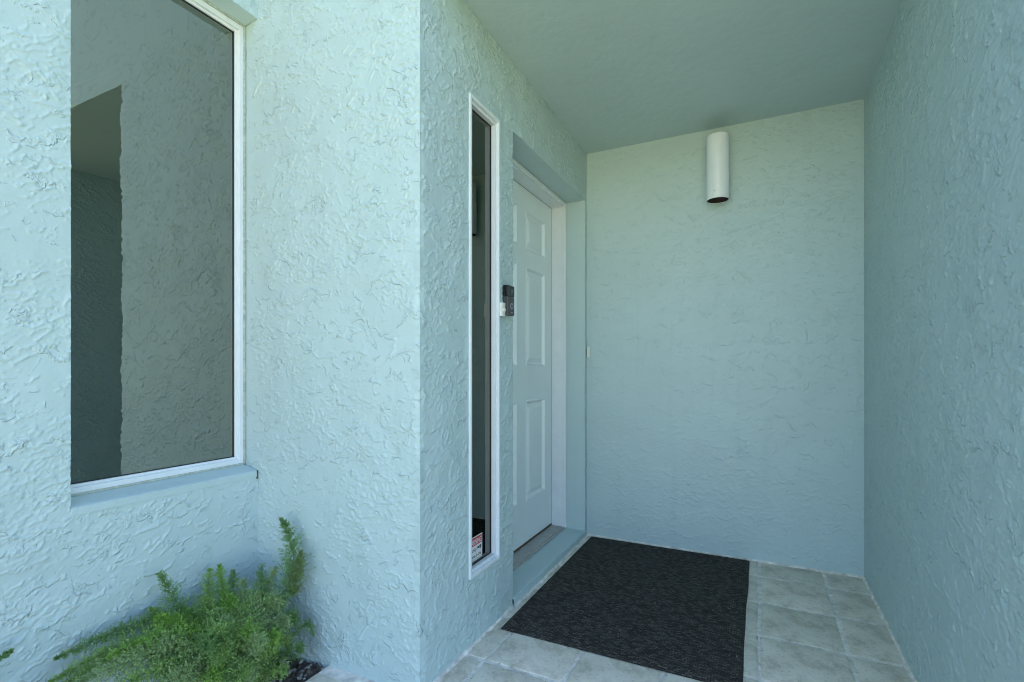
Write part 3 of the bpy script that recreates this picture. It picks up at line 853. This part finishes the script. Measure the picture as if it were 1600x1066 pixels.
# ------------------------------------------------------------------ door mat
def make_mat():
    nx, ny = 90, 120
    A, B, Cc, D = np.array((-0.950, 1.802)), np.array((-0.052, 1.808)), np.array((-0.047, 3.056)), np.array((-0.953, 3.052))
    s, t = np.meshgrid(np.linspace(0, 1, nx), np.linspace(0, 1, ny))
    XY = (A * ((1 - s) * (1 - t))[..., None] + B * (s * (1 - t))[..., None] + Cc * (s * t)[..., None] + D * ((1 - s) * t)[..., None])
    wob = (0.0016 * np.sin(t * 9 + 1) + 0.0010 * np.sin(t * 21)) * (s > 0.98)
    XY[..., 0] += wob
    z = 0.0085 + 0.0010 * np.sin(s * 7 + 1) * np.sin(t * 9) + 0.0005 * rng.standard_normal(s.shape)
    e = np.minimum(np.minimum(s * 0.91, (1 - s) * 0.91), np.minimum(t * 1.25, (1 - t) * 1.25))
    z = z - 0.0030 * (1 - sstep(e, 0.012, 0.022))
    z = np.where(e < 1e-6, 0.0018, z)
    P = np.concatenate([XY, z[..., None]], -1).reshape(-1, 3)
    i = np.arange(s.size).reshape(s.shape)
    q = np.stack([i[:-1, :-1], i[:-1, 1:], i[1:, 1:], i[1:, :-1]], -1).reshape(-1, 4)
    o = np_mesh('door_mat', P, q, M_MAT)
    return tag(o, 'large charcoal ribbed carpet door mat lying on the porch tiles', 'door mat')
make_mat()

# ------------------------------------------------------------------ asparagus ferns in the bed
def spine(pts, n):
    """Catmull-Rom through the points"""
    p = np.array(pts, float); p = np.vstack([2 * p[0] - p[1], p, 2 * p[-1] - p[-2]])
    segs = len(p) - 3
    t = np.linspace(0, segs - 1e-6, n); k = t.astype(int); f = (t - k)[:, None]
    a, b, c, d = p[k], p[k + 1], p[k + 2], p[k + 3]
    return 0.5 * (2 * b + (c - a) * f + (2 * a - 5 * b + 4 * c - d) * f ** 2 + (3 * b - a - 3 * c + d) * f ** 3)

def frond(name, pts, radius, m, parent, bare=0.25, dens=1.0, needle=0.0155, loose=0.0, seed=0):
    g_ = np.random.default_rng(900 + seed)
    L = sum(np.linalg.norm(np.subtract(a, b)) for a, b in zip(pts[:-1], pts[1:]))
    n = max(12, int(L / 0.0035))
    S = spine(pts, n)
    T = np.gradient(S, axis=0); T /= np.linalg.norm(T, axis=1)[:, None]
    ref = np.where(np.abs(T[:, 2:3]) > 0.9, np.array([[1., 0, 0]]), np.array([[0, 0, 1.]]))
    N1 = np.cross(T, ref); N1 /= np.linalg.norm(N1, axis=1)[:, None]; N2 = np.cross(T, N1)
    s = np.linspace(0, 1, n)
    ok = s > bare
    # branchlets
    radius *= 2.4
    nb = int(6.2 * dens * n * (1 - bare))
    k = np.sort(g_.choice(np.nonzero(ok)[0], nb))
    sk = (s[k] - bare) / (1 - bare)
    prof = np.minimum(1, 0.35 + 3.2 * sk) * (1 - 0.90 * sk ** 1.8)
    lump = np.convolve(g_.standard_normal(n + 40), np.hanning(9) / 2.2, 'same')[20:20 + n]
    ln = radius * prof * g_.uniform(0.45, 1.15, nb) * np.clip(1 + 0.28 * lump[k], 0.5, 1.5)
    th = g_.uniform(0, 2 * math.pi, nb)
    out_ = N1[k] * np.cos(th)[:, None] + N2[k] * np.sin(th)[:, None]
    fw = g_.uniform(0.35, 0.95, nb)[:, None]
    D = out_ + T[k] * fw + g_.normal(0, 0.16 + loose, (nb, 3)); D /= np.linalg.norm(D, axis=1)[:, None]
    # needles along each branchlet
    m_ = 7
    f = (np.arange(m_) + 0.6) / m_
    base = S[k][:, None, :] + D[:, None, :] * (ln[:, None] * f[None, :])[..., None]
    nd = D[:, None, :] * 0.8 + g_.normal(0, 0.58, (nb, m_, 3)); nd /= np.linalg.norm(nd, axis=2)[..., None]
    nl = needle * g_.uniform(0.6, 1.15, (nb, m_, 1)) * (0.35 + 0.65 * (1 - sk))[:, None, None]
    base = base.reshape(-1, 3); nd = nd.reshape(-1, 3); nl = nl.reshape(-1, 1)
    sd_ = np.cross(nd, g_.normal(0, 1, nd.shape)); sd_ /= np.linalg.norm(sd_, axis=1)[:, None] + 1e-9
    w = 0.0016
    a = base; b = base + nd * nl * 0.45 + sd_ * w; c = base + nd * nl; d = base + nd * nl * 0.45 - sd_ * w
    V = np.stack([a, b, c, d], 1).reshape(-1, 3)
    Q = np.arange(len(V)).reshape(-1, 4)
    # keep every needle on the garden side of the walls
    V[:, 0] = np.maximum(V[:, 0], XW + 0.006); V[:, 1] = np.minimum(V[:, 1], YF - 0.006)
    o = np_mesh(name, V, Q, m, parent, smooth=False)
    # stem
    ns = 5; rr = 0.0016 * (1 - 0.65 * s)
    ang = np.arange(ns) * 2 * math.pi / ns
    ring = S[:, None, :] + rr[:, None, None] * (N1[:, None, :] * np.cos(ang)[None, :, None] + N2[:, None, :] * np.sin(ang)[None, :, None])
    i = np.arange(n * ns).reshape(n, ns)
    q = np.stack([i[:-1], np.roll(i[:-1], -1, 1), np.roll(i[1:], -1, 1), i[1:]], -1).reshape(-1, 4)
    np_mesh('stem', ring.reshape(-1, 3), q, M_STEM, o)
    return o

fern = empty('foxtail_fern', (-1.56, 1.06, -0.02))
fern.matrix_world = Matrix.Translation((0, 0, 0))
tag(fern, 'bushy bright green foxtail fern with upright plumes in the corner of the bed', 'fern')
CR = (-1.560, 1.060, -0.02)
def fr(pts, radius=0.028, mi=0, par=fern, **kw):
    fr.k += 1
    return frond('frond', pts, radius, M_LEAF[mi], par, seed=fr.k, **kw)
fr.k = 0

# upright plumes against the walls
fr([CR, (-1.530, 1.130, 0.10), (-1.500, 1.205, 0.255), (-1.498, 1.250, 0.370), (-1.530, 1.262, 0.460), (-1.569, 1.258, 0.516)], 0.0284, 2, dens=0.75, loose=0.15, bare=0.35)
fr([(-1.500, 1.170, 0.09), (-1.494, 1.215, 0.176), (-1.488, 1.245, 0.215), (-1.530, 1.252, 0.244), (-1.500, 1.250, 0.272), (-1.472, 1.248, 0.340), (-1.455, 1.250, 0.420)], 0.0230, 4, bare=0.62, dens=0.9)
fr([CR, (-1.550, 1.120, 0.12), (-1.545, 1.155, 0.225), (-1.600, 1.200, 0.358)], 0.0405, 2)
fr([CR, (-1.575, 1.120, 0.12), (-1.580, 1.180, 0.24), (-1.560, 1.225, 0.350)], 0.0351, 3, dens=0.8)
fr([CR, (-1.600, 1.080, 0.12), (-1.635, 1.090, 0.237), (-1.690, 1.105, 0.378)], 0.0324, 1)
fr([CR, (-1.600, 1.090, 0.13), (-1.640, 1.120, 0.240), (-1.668, 1.140, 0.350)], 0.0324, 2, dens=0.8)
fr([CR, (-1.600, 1.040, 0.13), (-1.655, 1.040, 0.25), (-1.700, 1.078, 0.372)], 0.0338, 0)
fr([CR, (-1.600, 1.020, 0.13), (-1.655, 0.975, 0.25), (-1.700, 0.916, 0.420)], 0.0405, 2)
fr([CR, (-1.610, 1.000, 0.13), (-1.660, 0.945, 0.23), (-1.705, 0.892, 0.318)], 0.0297, 0, loose=0.2)
fr([CR, (-1.540, 1.080, 0.12), (-1.520, 1.110, 0.22), (-1.535, 1.140, 0.300)], 0.0405, 3)
fr([CR, (-1.570, 1.090, 0.12), (-1.590, 1.120, 0.22), (-1.628, 1.150, 0.322)], 0.0351, 3)
for k, t_ in enumerate(((-1.600, 1.080, 0.305), (-1.560, 1.130, 0.285), (-1.640, 1.020, 0.315), (-1.655, 0.965, 0.300), (-1.530, 1.180, 0.275), (-1.580, 1.030, 0.280), (-1.620, 0.925, 0.275))):
    fr([CR, (CR[0] * 0.6 + t_[0] * 0.4, CR[1] * 0.6 + t_[1] * 0.4, t_[2] * 0.42), (CR[0] * 0.25 + t_[0] * 0.75, CR[1] * 0.25 + t_[1] * 0.75, t_[2] * 0.75), t_], 0.033, (1, 3, 0, 1, 0, 3, 0)[k], bare=0.2)
# long plumes that arch along the window wall
fr([CR, (-1.590, 1.010, 0.16), (-1.650, 0.950, 0.272), (-1.695, 0.835, 0.292), (-1.722, 0.665, 0.276)], 0.028, 2, bare=0.2, dens=0.9, loose=0.2)
fr([CR, (-1.565, 1.000, 0.15), (-1.580, 0.930, 0.240), (-1.595, 0.840, 0.276), (-1.608, 0.735, 0.274)], 0.030, 1, bare=0.15)
fr([CR, (-1.560, 0.980, 0.13), (-1.565, 0.880, 0.225), (-1.580, 0.760, 0.250), (-1.605, 0.640, 0.242)], 0.031, 3, bare=0.12)
fr([CR, (-1.590, 0.980, 0.13), (-1.630, 0.880, 0.235), (-1.660, 0.760, 0.262), (-1.690, 0.630, 0.232)], 0.028, 0, bare=0.15)
fr([CR, (-1.545, 0.980, 0.10), (-1.530, 0.880, 0.195), (-1.530, 0.770, 0.222), (-1.545, 0.650, 0.205)], 0.030, 0, bare=0.12)
fr([CR, (-1.520, 0.980, 0.10), (-1.490, 0.900, 0.175), (-1.480, 0.800, 0.190), (-1.490, 0.700, 0.160)], 0.030, 3, bare=0.12)
fr([CR, (-1.620, 0.990, 0.12), (-1.680, 0.900, 0.20), (-1.715, 0.780, 0.215), (-1.725, 0.640, 0.180)], 0.028, 0, bare=0.15)
fr([CR, (-1.580, 1.000, 0.16), (-1.610, 0.930, 0.270), (-1.640, 0.870, 0.315)], 0.026, 1, loose=0.1)
# thin sprig towards the walk
fr([CR, (-1.500, 1.150, 0.06), (-1.470, 1.215, 0.125), (-1.445, 1.265, 0.158), (-1.425, 1.280, 0.115)], 0.016, 2, bare=0.5, dens=0.45, loose=0.5, needle=0.009)
# fronds that lean out over the walk side
for k, (x, y, z) in enumerate(((-1.455, 1.16, 0.20), (-1.440, 1.10, 0.15), (-1.430, 1.20, 0.10), (-1.425, 1.13, 0.07), (-1.470, 1.21, 0.20), (-1.435, 1.03, 0.12), (-1.480, 1.06, 0.22), (-1.500, 1.17, 0.27), (-1.440, 0.96, 0.13), (-1.520, 1.01, 0.26))):
    fr([CR, (CR[0] * 0.55 + x * 0.45, CR[1] * 0.55 + y * 0.45, z * 0.62), (x, y, z), (x + 0.012, y + 0.014, z + 0.02 - 0.008 * k)], 0.026, (3, 0, 2, 0, 2, 3, 3, 3, 0, 3)[k], bare=0.15, loose=0.1)
# low filling fronds round the crown
_g = np.random.default_rng(31)
for k in range(44):
    a = _g.uniform(0, 2 * math.pi); r_ = _g.uniform(0.05, 0.17); hz = _g.uniform(0.10, 0.27)
    tip = (CR[0] + r_ * math.cos(a) * 0.8 + 0.02, CR[1] + r_ * math.sin(a) - 0.03, hz)
    tip = (min(max(tip[0], -1.735), -1.415), min(tip[1], 1.275), tip[2])
    mid = (CR[0] * 0.5 + tip[0] * 0.5, CR[1] * 0.5 + tip[1] * 0.5, hz * _g.uniform(0.60, 0.80))
    end = (tip[0] + (tip[0] - mid[0]) * 0.4, min(1.285, tip[1] + (tip[1] - mid[1]) * 0.4), tip[2] - _g.uniform(-0.03, 0.05))
    fr([CR, mid, tip, end], _g.uniform(0.022, 0.032), int(_g.choice([0, 0, 0, 3, 3, 2, 0, 1])), bare=0.15, dens=0.9, loose=0.12)
# a neighbour further along the wall
fern2 = empty('foxtail_fern', (-1.60, 0.30, -0.02)); fern2.matrix_world = Matrix.Translation((0, 0, 0))
tag(fern2, 'smaller foxtail fern under the wall beyond the window, one plume reaching out', 'fern')
C2 = (-1.62, 0.26, -0.02)
fr([C2, (-1.66, 0.33, 0.17), (-1.69, 0.44, 0.31), (-1.715, 0.572, 0.346)], 0.018, 2, fern2)
for k in range(9):
    a = k * 0.7 + 2.2; r_ = 0.09 + 0.05 * (k % 3)
    t_ = (C2[0] + 0.6 * r_ * math.cos(a), C2[1] - 0.05 + r_ * math.sin(a), 0.16 + 0.03 * (k % 4))
    fr([C2, ((C2[0] + t_[0]) / 2, (C2[1] + t_[1]) / 2, t_[2] * 0.7), t_, (2 * t_[0] - (C2[0] + t_[0]) / 2, 2 * t_[1] - (C2[1] + t_[1]) / 2 , t_[2] - 0.01)], 0.026, k % 4, fern2)
# dry stalks in the fern
def twig(pts, rad=0.0011):
    S = spine(pts, 24); n = len(S)
    T = np.gradient(S, axis=0); T /= np.linalg.norm(T, axis=1)[:, None]
    N1 = np.cross(T, np.array([[0.3, 0.2, 0.93]])); N1 /= np.linalg.norm(N1, axis=1)[:, None]; N2 = np.cross(T, N1)
    an = np.arange(5) * 2 * math.pi / 5
    rg = S[:, None, :] + rad * (N1[:, None, :] * np.cos(an)[None, :, None] + N2[:, None, :] * np.sin(an)[None, :, None])
    i = np.arange(n * 5).reshape(n, 5)
    q = np.stack([i[:-1], np.roll(i[:-1], -1, 1), np.roll(i[1:], -1, 1), i[1:]], -1).reshape(-1, 4)
    np_mesh('dry_stalk', rg.reshape(-1, 3), q, M_TWIG, fern)
for k in range(16):
    a = _g.uniform(-1.2, 1.3); r_ = _g.uniform(0.08, 0.16)
    b = (CR[0] + _g.normal(0, 0.03), CR[1] + _g.normal(0, 0.03), -0.015)
    e = (min(b[0] + r_ * math.cos(a), -1.41), min(b[1] + r_ * math.sin(a) * 1.0, 1.29), _g.uniform(0.01, 0.16))
    twig([b, ((b[0] + e[0]) / 2, (b[1] + e[1]) / 2, e[2] * 0.7 + 0.02), e])

# loose stones and litter at the foot of the walls
def make_pebbles():
    g_ = np.random.default_rng(77)
    bm = bmesh.new()
    for k in range(80):
        x = g_.uniform(-1.62, -1.395) if k < 50 else g_.uniform(-1.77, -1.40)
        y = YF - 0.02 - abs(g_.normal(0, 0.10)) if k < 50 else g_.uniform(0.2, 1.28)
        r = g_.uniform(0.004, 0.013)
        b = bmesh.ops.create_icosphere(bm, subdivisions=1, radius=r)
        sc = g_.uniform(0.6, 1.2, 3)
        for v in b['verts']:
            v.co = Vector((v.co.x * sc[0] + x, v.co.y * sc[1] + y, v.co.z * sc[2] * 0.7 - 0.010)) + Vector(g_.normal(0, r * 0.12, 3))
    o = bm_to('gravel', bm, M_STONE)
    tag(o, 'loose grey pebbles scattered on the soil beside the fern', 'gravel', kind='stuff')
make_pebbles()
